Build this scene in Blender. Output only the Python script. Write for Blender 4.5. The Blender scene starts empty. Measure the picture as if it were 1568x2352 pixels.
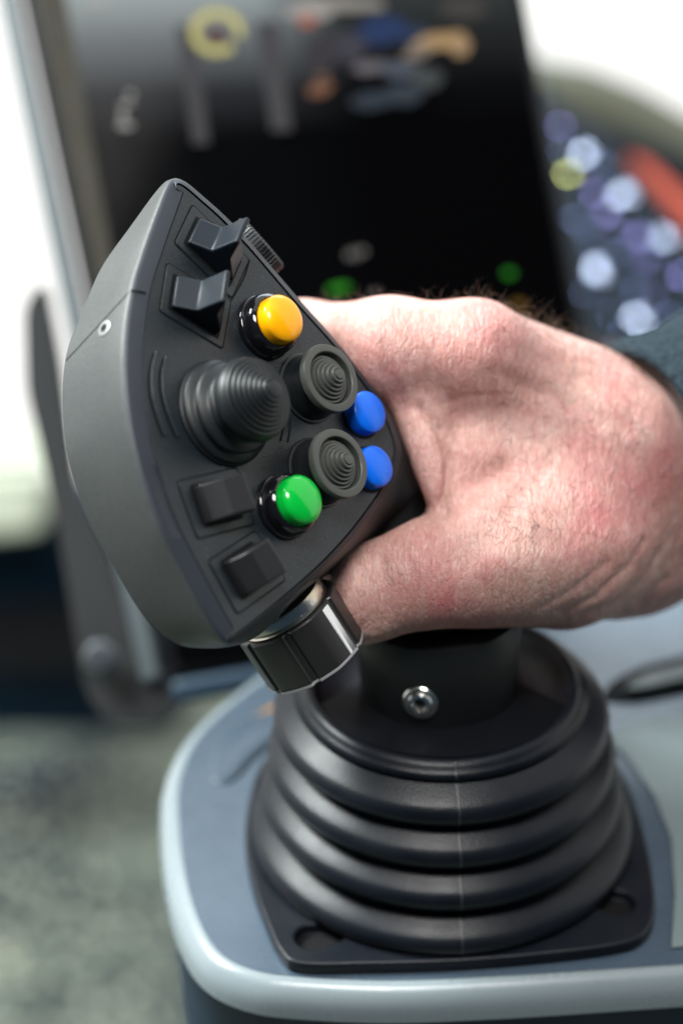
import bpy, math, random
import numpy as np
from mathutils import Vector, Matrix, noise as mnoise
random.seed(7); rng = np.random.default_rng(7)
SC = bpy.context.scene
COL = SC.collection
MM = 0.001
# ------------------------------------------------------------------ camera
FPX = 85/36*2352            # focal length in units of a 1568 x 2352 frame
PITCH = math.radians(32)
RIGHT = Vector((1,0,0)); UP = Vector((0, math.sin(PITCH), math.cos(PITCH)))
BACK = Vector((0, -math.cos(PITCH), math.sin(PITCH)))
def ray(px, py): return RIGHT*((px-784)/FPX) + UP*(-(py-1176)/FPX) - BACK
CAMLOC = -ray(1012, 1930)*0.668      # world origin = centre of the boot on the console top
def C(px, py, d): return CAMLOC + ray(px, py)*(d*MM)
def GP(px, py, z=0.0):               # where the line of sight meets the height z (mm)
    r = ray(px, py); t = (z*MM-CAMLOC.z)/r.z
    return CAMLOC + r*t
cam = bpy.data.cameras.new('camera'); cob = bpy.data.objects.new('camera', cam); COL.objects.link(cob)
cob.location = CAMLOC; cob.rotation_euler = (math.pi/2-PITCH, 0, 0)
cam.sensor_fit = 'VERTICAL'; cam.sensor_height = 36; cam.sensor_width = 24; cam.lens = 85
cam.clip_start = 0.05; cam.clip_end = 60
cam.dof.use_dof = True; cam.dof.focus_distance = 0.592; cam.dof.aperture_fstop = 4.2
SC.camera = cob
# ------------------------------------------------------------------ world, lamps, exposure
w = bpy.data.worlds.new('World'); SC.world = w; w.use_nodes = True
bg = w.node_tree.nodes['Background']; bg.inputs[0].default_value = (0.40, 0.70, 1.0, 1); bg.inputs[1].default_value = 0.07
def area(name, loc, target, size, power, color, sy=None):
    l = bpy.data.lights.new(name, 'AREA'); l.shape = 'RECTANGLE'; l.size = size; l.size_y = sy or size
    l.energy = power; l.color = color
    o = bpy.data.objects.new(name, l); COL.objects.link(o); o.location = loc
    o.rotation_euler = (Vector(target)-Vector(loc)).to_track_quat('-Z', 'Y').to_euler()
    return o
area('side_window_light', (-0.78, 0.25, 0.92), (-0.05, 0, 0.08), 0.42, 37.0, (0.93, 1.0, 0.98), 0.42)
area('overhead_fill_light', (-0.05, -0.40, 1.0), (0.02, 0, 0.08), 0.32, 10.0, (1.0, 0.98, 0.95), 0.24)  # unseen fill lamp added overhead to light the hand
area('front_window_light', (0.15, 1.2, 0.75), (0.02, 0, 0.06), 0.9, 5.5, (0.72, 0.88, 1.0), 0.5)
SC.view_settings.view_transform = 'Standard'; SC.view_settings.look = 'None'
SC.view_settings.exposure = 0.0; SC.view_settings.gamma = 1.0; SC.view_settings.use_curve_mapping = False
SC.cycles.use_denoising = True; SC.cycles.max_bounces = 8
SC.cycles.sample_clamp_indirect = 6
# ------------------------------------------------------------------ materials
def mat(name, col, rough=0.5, metal=0.0, bump=None, spec=0.5, emis=None, var=None, coat=0.0, aniso=None):
    """bump = (scale, distance mm); var = (scale, second colour) mottles the base colour"""
    m = bpy.data.materials.new(name); m.use_nodes = True
    nt = m.node_tree; b = nt.nodes['Principled BSDF']
    b.inputs['Base Color'].default_value = (*col, 1); b.inputs['Roughness'].default_value = rough
    b.inputs['Metallic'].default_value = metal; b.inputs['Specular IOR Level'].default_value = spec
    b.inputs['Coat Weight'].default_value = coat; b.inputs['Coat Roughness'].default_value = 0.06
    tc = nt.nodes.new('ShaderNodeTexCoord')
    if var:
        n = nt.nodes.new('ShaderNodeTexNoise'); n.inputs['Scale'].default_value = var[0]; n.inputs['Detail'].default_value = 5
        r = nt.nodes.new('ShaderNodeMapRange'); r.inputs[1].default_value = 0.35; r.inputs[2].default_value = 0.65
        x = nt.nodes.new('ShaderNodeMix'); x.data_type = 'RGBA'
        nt.links.new(tc.outputs['Object'], n.inputs['Vector']); nt.links.new(n.outputs[0], r.inputs[0])
        nt.links.new(r.outputs[0], x.inputs[0]); x.inputs[6].default_value = (*col, 1); x.inputs[7].default_value = (*var[1], 1)
        nt.links.new(x.outputs[2], b.inputs['Base Color'])
    # slight wear in the gloss
    n2 = nt.nodes.new('ShaderNodeTexNoise'); n2.inputs['Scale'].default_value = 140; n2.inputs['Detail'].default_value = 6
    r2 = nt.nodes.new('ShaderNodeMapRange'); r2.inputs[3].default_value = max(0.02, rough-0.07); r2.inputs[4].default_value = min(1, rough+0.07)
    nt.links.new(tc.outputs['Object'], n2.inputs['Vector']); nt.links.new(n2.outputs[0], r2.inputs[0]); nt.links.new(r2.outputs[0], b.inputs['Roughness'])
    if bump:
        n = nt.nodes.new('ShaderNodeTexNoise'); n.inputs['Scale'].default_value = bump[0]; n.inputs['Detail'].default_value = 2
        bp = nt.nodes.new('ShaderNodeBump'); bp.inputs['Distance'].default_value = bump[1]*MM; bp.inputs['Strength'].default_value = 1
        nt.links.new(tc.outputs['Object'], n.inputs['Vector']); nt.links.new(n.outputs[0], bp.inputs['Height'])
        nt.links.new(bp.outputs[0], b.inputs['Normal'])
    if emis:
        b.inputs['Emission Color'].default_value = (*emis[0], 1); b.inputs['Emission Strength'].default_value = emis[1]
    return m
M = {}
M['housing'] = mat('textured_black_plastic', (0.043,0.047,0.047), 0.52, bump=(2200, 0.07), var=(900,(0.035,0.039,0.039)))
M['plate'] = mat('faceplate_plastic', (0.006,0.010,0.014), 0.42, bump=(1500, 0.10), var=(1600,(0.012,0.018,0.023)))
M['gap'] = mat('gap_black', (0.004,0.004,0.005), 0.7, spec=0.2)
M['rocker'] = mat('rocker_plastic', (0.008,0.012,0.018), 0.40, bump=(1500, 0.03), spec=0.20)
M['rocker2'] = mat('rocker_plastic_worn', (0.015,0.0155,0.017), 0.32, bump=(1500, 0.02), spec=0.35)
M['rubber'] = mat('stick_rubber', (0.008,0.010,0.012), 0.44, bump=(2500, 0.02), spec=0.4)
M['caprub'] = mat('cap_rubber_grey', (0.058,0.062,0.056), 0.45, bump=(2500, 0.03))
M['gloss'] = mat('gloss_black', (0.006,0.006,0.008), 0.09, coat=0.3)
M['yellow'] = mat('yellow_plastic', (1.0,0.42,0.002), 0.20, spec=0.4)
M['green'] = mat('green_plastic', (0.002,0.46,0.045), 0.13, spec=0.5)
M['blue'] = mat('blue_plastic', (0.002,0.135,0.78), 0.30, spec=0.4)
M['boot'] = mat('boot_rubber', (0.0045,0.0065,0.0105), 0.38, bump=(1500, 0.06), spec=0.24, var=(70,(0.008,0.010,0.014)))
M['disc'] = mat('boot_disc_rubber', (0.004,0.005,0.007), 0.5, spec=0.2)
M['grip'] = mat('grip_plastic', (0.009,0.010,0.011), 0.42, bump=(2200, 0.04), spec=0.4)
M['steel'] = mat('bright_steel', (0.80,0.80,0.76), 0.22, 1.0)
M['brushed'] = mat('dial_ring_metal', (0.62,0.62,0.60), 0.30, 1.0, bump=(400,0.12), var=(90,(0.50,0.42,0.26)))
M['white'] = mat('white_marking', (0.62,0.63,0.64), 0.5)
M['console'] = mat('console_paint', (0.060,0.086,0.118), 0.27, bump=(900,0.02), var=(60,(0.053,0.078,0.108)))
M['rim'] = mat('console_rim_lit_paint', (0.21,0.25,0.27), 0.28, bump=(900,0.02))  # edge colour lightened for the window highlight it catches
M['skirt'] = mat('console_skirt_navy', (0.004,0.020,0.045), 0.5, spec=0.2)
M['bezel'] = mat('monitor_bezel', (0.008,0.009,0.011), 0.4, spec=0.12)
M['silver'] = mat('monitor_silver_edge', (0.085,0.105,0.115), 0.45)
M['bracket'] = mat('bracket_grey', (0.008,0.009,0.010), 0.6, spec=0.2)
M['navy'] = mat('navy_trim', (0.006,0.024,0.048), 0.65, spec=0.2)
M['red'] = mat('red_orange_trim', (0.60,0.10,0.06), 0.5)
M['olive'] = mat('dash_cowl_top', (0.095,0.098,0.068), 0.55)
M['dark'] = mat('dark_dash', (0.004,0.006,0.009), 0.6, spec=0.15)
M['panelnavy'] = mat('keypad_panel', (0.010,0.020,0.032), 0.5, spec=0.25)
M['ledge'] = mat('door_ledge', (0.50,0.53,0.42), 0.6)
M['cuff'] = mat('cuff_knit', (0.010,0.018,0.025), 0.9, bump=(900,0.6), spec=0.1, var=(900,(0.030,0.045,0.056)))
M['hair'] = mat('dark_hair', (0.13,0.075,0.042), 0.5)
M['amber'] = mat('amber_glint_paint', (0.30,0.14,0.02), 0.5)
def emat(name, col, s, base=(0.002,0.002,0.002)):
    return mat(name, base, 0.5, emis=(col, s), spec=0.04)
# ------------------------------------------------------------------ mesh helpers
def link(name, verts, faces, material, parent=None, origin=None, smooth=True, sharp=35, bevel=None, subsurf=0):
    org = Vector(origin) if origin is not None else (ROOTS.get(parent, Vector((0,0,0))) if parent is not None else Vector((0,0,0)))
    me = bpy.data.meshes.new(name)
    me.from_pydata([tuple(Vector(v)-org) for v in verts], [], [tuple(f) for f in faces]); me.update()
    import bmesh
    bm = bmesh.new(); bm.from_mesh(me); bmesh.ops.recalc_face_normals(bm, faces=bm.faces); bm.to_mesh(me); bm.free()
    me.polygons.foreach_set('use_smooth', [smooth]*len(me.polygons))
    if smooth and sharp: me.set_sharp_from_angle(angle=math.radians(sharp))
    o = bpy.data.objects.new(name, me); COL.objects.link(o)
    if material: me.materials.append(material)
    if parent is None: o.location = org
    else: o.parent = parent
    ROOTS[o] = org
    if bevel:
        b = o.modifiers.new('bevel', 'BEVEL'); b.width = bevel*MM; b.segments = 3; b.limit_method = 'ANGLE'; b.angle_limit = math.radians(30)
        b.harden_normals = False
    if subsurf:
        s = o.modifiers.new('sub', 'SUBSURF'); s.levels = subsurf; s.render_levels = subsurf
    return o
ROOTS = {}
def empty(name, loc, label, cat, group=None):
    o = bpy.data.objects.new(name, None); COL.objects.link(o); o.location = loc; o.empty_display_size = 0.01
    ROOTS[o] = Vector(loc); o['label'] = label; o['category'] = cat
    if group: o['group'] = group
    return o
def tag(o, label, cat, group=None):
    o['label'] = label; o['category'] = cat
    if group: o['group'] = group
    return o
def frame_from(axis, hint=(0,0,1)):
    a = Vector(axis).normalized(); x = Vector(hint).cross(a)
    if x.length < 1e-4: x = Vector((1,0,0)).cross(a)
    x.normalize(); return x, a.cross(x), a
def lathe_geo(profile, origin, axis, segs=64, hint=(0,0,1), shear=None):
    """profile of (radius mm, height mm) from bottom to top"""
    x, y, a = frame_from(axis, hint); V=[]; F=[]
    n = len(profile)
    for r, h in profile:
        for k in range(segs):
            t = 2*math.pi*k/segs
            p = Vector(origin)+a*(h*MM)+(x*math.cos(t)+y*math.sin(t))*(max(r,0.001)*MM)
            if shear: p += shear(h)
            V.append(p)
    for i in range(n-1):
        for k in range(segs):
            k2 = (k+1)%segs; F.append((i*segs+k, i*segs+k2, (i+1)*segs+k2, (i+1)*segs+k))
    F.append(tuple(range(segs))[::-1]); F.append(tuple((n-1)*segs+k for k in range(segs)))
    return V, F
def lathe(name, profile, origin, axis, material, parent, segs=64, **kw):
    V, F = lathe_geo(profile, origin, axis, segs, kw.pop('hint',(0,0,1)), kw.pop('shear',None))
    return link(name, V, F, material, parent, **kw)
def prism(name, pts, vec, material, parent, **kw):
    """closed outline pts extruded by vec"""
    n = len(pts); V = [Vector(p) for p in pts]+[Vector(p)+Vector(vec) for p in pts]
    F = [tuple(range(n)), tuple(range(n,2*n))]+[(i,(i+1)%n,n+(i+1)%n,n+i) for i in range(n)]
    return link(name, V, F, material, parent, **kw)
def tube_geo(pts, r, segs=8, base=0, taper=None):
    V=[]; F=[]; n=len(pts); pts=[Vector(p) for p in pts]
    ref = None
    for i,p in enumerate(pts):
        t = (pts[min(i+1,n-1)]-pts[max(i-1,0)]).normalized()
        x,y,_ = frame_from(t, (0.31,0.52,0.79)); rr = r*(taper(i/(n-1)) if taper else 1)
        for k in range(segs):
            a=2*math.pi*k/segs; V.append(p+(x*math.cos(a)+y*math.sin(a))*rr)
    for i in range(n-1):
        for k in range(segs):
            k2=(k+1)%segs; F.append((base+i*segs+k,base+i*segs+k2,base+(i+1)*segs+k2,base+(i+1)*segs+k))
    F.append(tuple(base+k for k in range(segs))); F.append(tuple(base+(n-1)*segs+k for k in range(segs)))
    return V,F
def rounded(pts, r, seg=5):
    """round the corners of a closed outline; r = fraction mm in metres"""
    out=[]; n=len(pts)
    for i in range(n):
        p0,p1,p2 = Vector(pts[i-1]),Vector(pts[i]),Vector(pts[(i+1)%n])
        rr = r if not isinstance(r,(list,tuple)) else r[i]
        a=p1+(p0-p1).normalized()*min(rr,(p0-p1).length*.49); b=p1+(p2-p1).normalized()*min(rr,(p2-p1).length*.49)
        for k in range(seg+1):
            t=k/seg; out.append(a*(1-t)**2+p1*(2*t*(1-t))+b*t*t)
    return out
def inset(pts, d):
    c = sum((Vector(p) for p in pts), Vector((0,0,0)))/len(pts)
    out=[]; n=len(pts)
    nrm=(Vector(pts[0])-c).cross(Vector(pts[1])-c).normalized()
    for i in range(n):
        e1=(Vector(pts[i])-Vector(pts[i-1])).normalized(); e2=(Vector(pts[(i+1)%n])-Vector(pts[i])).normalized()
        n1=nrm.cross(e1); n2=nrm.cross(e2); b=(n1+n2).normalized(); out.append(Vector(pts[i])+b*(d*MM/max(0.3,b.dot(n1))))
    return out
def catmull(P, n, closed=True):
    P=[np.array(p,float) for p in P]; m=len(P); out=[]
    # arc length parametrised resampling
    dense=[]; 
    rngi = range(m) if closed else range(m-1)
    for i in rngi:
        if closed: p0,p1,p2,p3=P[i-1],P[i],P[(i+1)%m],P[(i+2)%m]
        else: p0,p1,p2,p3=P[max(i-1,0)],P[i],P[i+1],P[min(i+2,m-1)]
        for k in range(16):
            t=k/16; dense.append(0.5*((2*p1)+(-p0+p2)*t+(2*p0-5*p1+4*p2-p3)*t*t+(-p0+3*p1-3*p2+p3)*t**3))
    if not closed: dense.append(P[-1])
    return dense
# ------------------------------------------------------------------ face frame of the joystick head
N = (RIGHT*0.658+UP*0.262+BACK*0.707).normalized()
F0 = C(600, 950, 585)
def FP(px, py, h=0.0):
    r = ray(px, py); q = F0+N*(h*MM); t = (q-CAMLOC).dot(N)/r.dot(N)
    return CAMLOC+r*t
# =================================================================== THE SETTING
def quad(name, pts, material, kind=None, thick=None, **kw):
    if thick:
        nrm=(Vector(pts[1])-Vector(pts[0])).cross(Vector(pts[2])-Vector(pts[0])).normalized()
        o = prism(name, pts, nrm*thick*MM, material, kw.pop('parent',None), **kw)
    else: o = link(name, pts, [tuple(range(len(pts)))], material, kw.pop('parent',None), **kw)
    if kind: o['kind']=kind
    return o
# sky: a large bowl of daylight far beyond the cab
def sky():
    V=[];F=[]; R=6.0; nu,nv=48,20
    for j in range(nv+1):
        el=math.radians(-50+ (88+50)*j/nv)
        for i in range(nu+1):
            az=math.radians(0+180*i/nu)
            V.append(Vector((R*math.cos(el)*math.cos(az),R*math.cos(el)*math.sin(az)-0.5,R*math.sin(el)+0.3)))
    for j in range(nv):
        for i in range(nu): F.append((j*(nu+1)+i,j*(nu+1)+i+1,(j+1)*(nu+1)+i+1,(j+1)*(nu+1)+i))
    m=bpy.data.materials.new('sky_daylight'); m.use_nodes=True; nt=m.node_tree; nt.nodes.clear()
    o=nt.nodes.new('ShaderNodeOutputMaterial'); e=nt.nodes.new('ShaderNodeEmission'); tc=nt.nodes.new('ShaderNodeTexCoord')
    s=nt.nodes.new('ShaderNodeSeparateXYZ'); mr=nt.nodes.new('ShaderNodeMapRange'); cr=nt.nodes.new('ShaderNodeValToRGB')
    n=nt.nodes.new('ShaderNodeTexNoise'); n.inputs['Scale'].default_value=0.6; ad=nt.nodes.new('ShaderNodeMath'); ad.operation='MULTIPLY_ADD'
    nt.links.new(tc.outputs['Object'],s.inputs[0]); nt.links.new(tc.outputs['Object'],n.inputs['Vector'])
    nt.links.new(n.outputs[0],ad.inputs[0]); ad.inputs[1].default_value=0.8; nt.links.new(s.outputs[2],ad.inputs[2])
    nt.links.new(ad.outputs[0],mr.inputs[0]); mr.inputs[1].default_value=-4.2; mr.inputs[2].default_value=-1.6
    nt.links.new(mr.outputs[0],cr.inputs[0]); nt.links.new(cr.outputs[0],e.inputs[0]); nt.links.new(e.outputs[0],o.inputs[0])
    el=cr.color_ramp.elements; el[0].color=(0.42,0.50,0.38,1); el[0].position=0.0; el[1].color=(1,1,0.97,1); el[1].position=0.45
    e.inputs[1].default_value=1.25
    ob=link('sky',V,F,m,sharp=None); ob['kind']='structure'
sky()
# cab floor: speckled carpet mat
def carpet_mat():
    m=mat('carpet',(0.055,0.065,0.055),0.8); nt=m.node_tree; b=nt.nodes['Principled BSDF']
    tc=nt.nodes.new('ShaderNodeTexCoord'); v=nt.nodes.new('ShaderNodeTexNoise'); v.inputs['Scale'].default_value=7; v.inputs['Detail'].default_value=5; v.inputs['Roughness'].default_value=0.6
    cr=nt.nodes.new('ShaderNodeValToRGB'); e=cr.color_ramp.elements; e[0].position=0.35; e[0].color=(0.008,0.018,0.024,1); e[1].position=0.64; e[1].color=(0.23,0.26,0.20,1)
    nt.links.new(tc.outputs['Object'],v.inputs['Vector']); nt.links.new(v.outputs[0],cr.inputs[0]); nt.links.new(cr.outputs[0],b.inputs['Base Color'])
    v2=nt.nodes.new('ShaderNodeTexNoise'); v2.inputs['Scale'].default_value=200; bp=nt.nodes.new('ShaderNodeBump'); bp.inputs['Distance'].default_value=0.004
    nt.links.new(tc.outputs['Object'],v2.inputs['Vector']); nt.links.new(v2.outputs[0],bp.inputs['Height']); nt.links.new(bp.outputs[0],b.inputs['Normal'])
    return m
ZF=-480
fl=quad('floor',[Vector((-1.6,-0.9,ZF*MM)),Vector((1.6,-0.9,ZF*MM)),Vector((1.6,0.85,ZF*MM)),Vector((-1.6,0.85,ZF*MM))],carpet_mat(),'structure')
# glints: pale grains added to stand in for sparkle on the mat
def glint_grains():
    V=[];F=[]
    for k in range(150):
        px=rng.uniform(-40,430); py=rng.uniform(1730,2380); p=GP(px,py,ZF+2); r=rng.uniform(1.2,3.4)*MM; b=len(V)
        for d in ((1,0,0),(-1,0,0),(0,1,0),(0,-1,0),(0,0,1),(0,0,-1)): V.append(p+Vector(d)*r)
        F+= [(b+i,b+j,b+k2) for i in (0,1) for j in (2,3) for k2 in (4,5)]
    o=link('glint_grains',V,F,mat('glint_pale',(0.80,0.82,0.66),0.3),sharp=None,smooth=False); o['kind']='stuff'
    tag(o,'scattered pale grains added as glints on the speckled floor mat','glint_grains')
glint_grains()
# =================================================================== SIDE PANEL, LEDGE (left background)
sp=empty('door_panel',C(60,1450,1330),'dark navy door panel behind the monitor bracket, above the speckled floor','panel')
quad('panel_body',[C(-200,1150,1300),C(330,1120,1300),C(420,1700,1350),C(-200,1690,1350)],M['navy'],thick=30,parent=sp,bevel=8)
quad('panel_recess',[C(-200,1400,1296),C(290,1380,1296),C(330,1540,1305),C(-200,1550,1305)],M['gap'],thick=4,parent=sp)
lg=empty('window_ledge',C(40,1130,1250),'pale green grey window ledge with ribs at the left edge of frame','ledge')
quad('ledge_top',[C(-250,1000,1420),C(70,975,1420),C(104,1050,1260),C(98,1140,1250),C(-250,1175,1250)],M['ledge'],thick=20,parent=lg,bevel=5)
for k in range(2):
    quad('rib',[C(-250,1082+k*46,1246),C(90,1052+k*46,1246),C(92,1062+k*46,1245),C(-250,1094+k*46,1245)],mat('rib_grey',(0.22,0.24,0.19),0.6),thick=3,parent=lg)
# =================================================================== DASHBOARD COWL + red trim (upper right)
dc=empty('dashboard_cowl',C(1420,300,1100),'curved dashboard cowl with olive grey top, right of the monitor under bright window','dashboard')
def cowl(name,centers,r,material,d):
    V,F=tube_geo([C(x,y,dd) for x,y,dd in centers],r*MM,24); return link(name,V,F,material,dc)
cowl('cowl_top',[(1120,215,1110),(1230,228,1115),(1330,245,1120),(1430,285,1125),(1520,335,1130),(1640,400,1135),(1800,480,1140)],18.5,M['olive'],0)
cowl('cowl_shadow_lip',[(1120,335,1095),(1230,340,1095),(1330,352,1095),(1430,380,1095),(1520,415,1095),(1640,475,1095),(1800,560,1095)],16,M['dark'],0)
quad('cowl_front',[C(1150,300,1140),C(1800,520,1140),C(1800,900,1140),C(1150,900,1140)],M['dark'],thick=20,parent=dc)
rt=prism('trim_strip',[C(1438,352,1050),C(1490,372,1050),C(1700,560,1050),C(1700,700,1050),C(1562,508,1050)],-BACK*0.012,M['red'],None,bevel=2)
tag(rt,'salmon red trim strip behind the keypad at the right edge','trim')
# =================================================================== KEYPAD
kp=empty('keypad',C(1430,600,1050),'dark navy keypad with glowing white and violet key symbols right of the monitor','keypad')
KD=1020
kpl=[C(1180,130,KD),C(1275,215,KD),C(1400,330,KD),C(1480,430,KD),C(1640,640,KD),C(1700,980,KD),C(1320,980,KD)]
prism('keypad_panel',rounded(kpl,12*MM),-BACK*0.014,M['panelnavy'],kp,bevel=2)
prism('keypad_rim',[C(1205,90,KD-3),C(1222,90,KD-3),C(1350,860,KD-3),C(1322,860,KD-3)],-BACK*0.002,mat('rim_teal',(0.030,0.052,0.065),0.4),kp)
KEYS=[(1283,290,.5,'v'),(1335,350,2.3,'w'),(1307,403,.55,'y'),(1358,442,.8,'v'),(1428,448,2.4,'w'),(1318,500,.5,'b'),(1392,482,.7,'v'),(1463,540,1.0,'v'),
      (1525,548,1.6,'w'),(1372,625,2.6,'w'),(1420,585,.5,'b'),(1488,595,.6,'v'),(1557,632,1.0,'v'),(1470,728,2.6,'w'),(1400,718,.35,'b'),(1540,722,.5,'b'),(1540,800,.8,'v'),
      (1455,660,.5,'b'),(1375,375,.5,'b'),(1420,780,.4,'b'),(1350,525,.4,'b'),(1405,520,.4,'v'),(1500,590,.4,'b'),(1340,672,.35,'b'),(1500,680,.4,'v'),(1290,345,.35,'b'),(1350,560,.45,'b')]
EM={'v':emat('symbol_violet',(0.42,0.40,1.0),19),'w':emat('symbol_white',(0.62,0.74,1.0),26),'y':emat('symbol_yellow_green',(0.75,0.80,0.22),65),'b':emat('symbol_blue',(0.30,0.42,0.85),17)}
M['key']=mat('key_rubber',(0.014,0.024,0.036),0.4,spec=0.25)
for kx,ky,s,c in KEYS:
    px_mm=KD/FPX
    c0=C(kx,ky,KD-2.5)
    ax=(RIGHT*0.80-UP*0.60); ay=(RIGHT*0.6+UP*0.8)
    w2=4.6*MM
    k=prism('key',rounded([c0-ax*w2-ay*w2,c0+ax*w2-ay*w2,c0+ax*w2+ay*w2,c0-ax*w2+ay*w2],1.5*MM,3),-BACK*0.0024,M['key'],kp,bevel=0.5)
    V=[];F=[]
    nb=max(1,int(round(s*3)))
    for q in range(nb):
        o=c0+ax*(rng.uniform(-2.2,2.2) if nb>1 else 0)*min(1.6,.5+s*.5)*MM+ay*(rng.uniform(-2.0,2.0) if nb>1 else 0)*min(1.6,.5+s*.5)*MM+BACK*0.0002
        a=0.32*MM if s>0.6 else 0.26*MM; L=a*1.3; b=len(V)
        for dz in (0,0.15*MM):
            for sx,sy in ((-1,-1),(1,-1),(1,1),(-1,1)): V.append(o+ax*sx*L+ay*sy*a+BACK*dz)
        F+=[(b,b+1,b+2,b+3),(b+4,b+5,b+6,b+7)]+[(b+i,b+(i+1)%4,b+4+(i+1)%4,b+4+i) for i in range(4)]
    link('symbol',V,F,EM[c],k,smooth=False)
# =================================================================== MONITOR
mo=empty('monitor',C(650,900,790),'large tilted black cab display with silver side frame, behind the joystick','monitor')
TLm,TRm,BRm,BLm=C(5,-260,790),C(1162,-260,810),C(1460,1380,795),C(392,1560,765)
def MP(u,v,off=0):  # bilinear on the glass, off = mm towards the viewer
    p=(TLm*(1-u)+TRm*u)*(1-v)+(BLm*(1-u)+BRm*u)*v
    return p+MN*off*MM
MN=(TRm-TLm).cross(BLm-TLm).normalized()
if MN.dot(BACK)<0: MN=-MN
def mquad(name,u0,v0,u1,v1,off,th,material,parent,bevel=None):
    return prism(name,[MP(u0,v0,off),MP(u1,v0,off),MP(u1,v1,off),MP(u0,v1,off)],-MN*th*MM,material,parent,bevel=bevel)
def screen_mat():
    """glossy black glass of a display that is on: sky reflection painted in as a grey glow fading downward"""
    m=mat('display_glass',(0.001,0.001,0.0012),0.10,spec=0.01); nt=m.node_tree; b=nt.nodes['Principled BSDF']
    tc=nt.nodes.new('ShaderNodeTexCoord')
    at=nt.nodes.new('ShaderNodeAttribute'); at.attribute_name='suv'
    cr=nt.nodes.new('ShaderNodeValToRGB'); s=nt.nodes.new('ShaderNodeSeparateXYZ')
    nt.links.new(at.outputs['Vector'],s.inputs[0]); nt.links.new(s.outputs[1],cr.inputs[0])
    e=cr.color_ramp.elements; e[0].position=0.14; e[0].color=(0.20,0.23,0.23,1); e[1].position=0.33; e[1].color=(0.0006,0.0008,0.001,1)
    x=e.new(0.20); x.color=(0.09,0.10,0.105,1); x=e.new(0.27); x.color=(0.015,0.016,0.018,1)
    # painted reflection is brighter on its left
    mr=nt.nodes.new('ShaderNodeMapRange'); nt.links.new(s.outputs[0],mr.inputs[0]); mr.inputs[1].default_value=0.45; mr.inputs[2].default_value=0.62; mr.inputs[3].default_value=1; mr.inputs[4].default_value=0.12
    mx=nt.nodes.new('ShaderNodeVectorMath'); mx.operation='SCALE'; nt.links.new(cr.outputs[0],mx.inputs[0]); nt.links.new(mr.outputs[0],mx.inputs['Scale'])
    nt.links.new(mx.outputs[0],b.inputs['Emission Color']); b.inputs['Emission Strength'].default_value=1.6
    return m
mquad('monitor_case',0,0,1,1,-2,24,M['bezel'],mo,bevel=2)
gm=screen_mat()
gV=[];gF=[];nu,nv=24,32;uvs=[]
for j in range(nv+1):
    for i in range(nu+1):
        u=0.02+0.955*i/nu; v=0.02+0.965*j/nv; gV.append(MP(u,v,-0.9)); uvs.append((u,v,0))
for j in range(nv):
    for i in range(nu): gF.append((j*(nu+1)+i,j*(nu+1)+i+1,(j+1)*(nu+1)+i+1,(j+1)*(nu+1)+i))
gl=link('screen',gV,gF,gm,mo,sharp=None)
a=gl.data.attributes.new('suv','FLOAT_VECTOR','POINT'); a.data.foreach_set('vector',np.array(uvs,dtype=np.float32).ravel())
# silver side frame
prism('side_frame',[MP(-0.045,-.02,-3),MP(-0.012,-.02,-3),MP(-0.012,1.0,-3),MP(-0.055,1.0,-3)],-MN*0.022,M['silver'],mo,bevel=2)
prism('edge_reflection',[MP(0.021,-.02,0.2),MP(0.085,-.02,0.2),MP(0.062,.5,0.2),MP(0.022,.6,0.2)],-MN*0.0012,mat('edge_reflection_brown',(0.022,0.020,0.013),0.45,spec=0.15),mo)  # brown strip painted for the reflection along the glass margin
prism('bottom_edge',[MP(0.0,1.002,0),MP(1,1.002,0),MP(1,1.03,0),MP(0.0,1.03,0)],-MN*0.02,mat('bottom_blue',(0.020,0.045,0.075),0.4),mo,bevel=2)
# what the display shows
def on_screen(px,py):
    r=ray(px,py); t=(TLm-MN*0.0009-CAMLOC).dot(MN)/r.dot(MN); return CAMLOC+r*t
def blob(name,px,py,wx,wy,rot,material,off=0.35,th=0.3,n=20,jag=0.0):
    c=on_screen(px,py)+MN*off*MM; k=790/FPX*MM; pts=[]
    for i in range(n):
        a=2*math.pi*i/n; rr=1+(rng.uniform(-jag,jag) if jag else 0)
        x=wx*math.cos(a)*rr; y=wy*math.sin(a)*rr; ca,sa=math.cos(math.radians(rot)),math.sin(math.radians(rot))
        d=RIGHT*(x*ca-y*sa)+UP*(x*sa+y*ca); d=d-MN*d.dot(MN); pts.append(c+d*k)
    return prism(name,pts,-MN*th*MM,material,mo,smooth=False)
ey=emat('display_yellow',(0.62,0.57,0.20),0.95); 
# yellow toothed round emblem
for i in range(14):
    a=math.radians(-60+i*300/13+ 90-30)
    blob('gauge_tooth',498+52*math.cos(a),74-44*math.sin(a),11,12,0,ey,n=8)
blob('gauge_centre',497,82,26,20,0,emat('display_dull_red',(0.20,0.11,0.10),0.5),0.5)
mq=emat('display_bar_grey',(0.10,0.10,0.11),0.6)
for x0,x1,y0,y1 in ((405,450,60,330),(585,640,50,300)):
    prism('display_bar',[on_screen(x0,y0)+MN*.0002,on_screen(x1,y0)+MN*.0002,on_screen(x1+30,y1)+MN*.0002,on_screen(x0+38,y1)+MN*.0002],-MN*.0001,mq,mo,smooth=False)
wh=emat('display_white',(0.55,0.55,0.52),0.7)
for x,y,a_,b_,r_ in ((282,270,5,20,0),(288,288,18,7,0),(290,240,16,5,20),(300,218,8,7,0),(226,2,34,9,10),(816,583,4,14,20),(832,578,8,8,0),(802,586,7,9,0)):
    blob('icon',x,y,a_,b_,r_,wh if x<700 else emat('icon_dim',(0.35,0.34,0.32),0.5))
eg=emat('display_green',(0.05,0.50,0.02),0.55)
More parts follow.
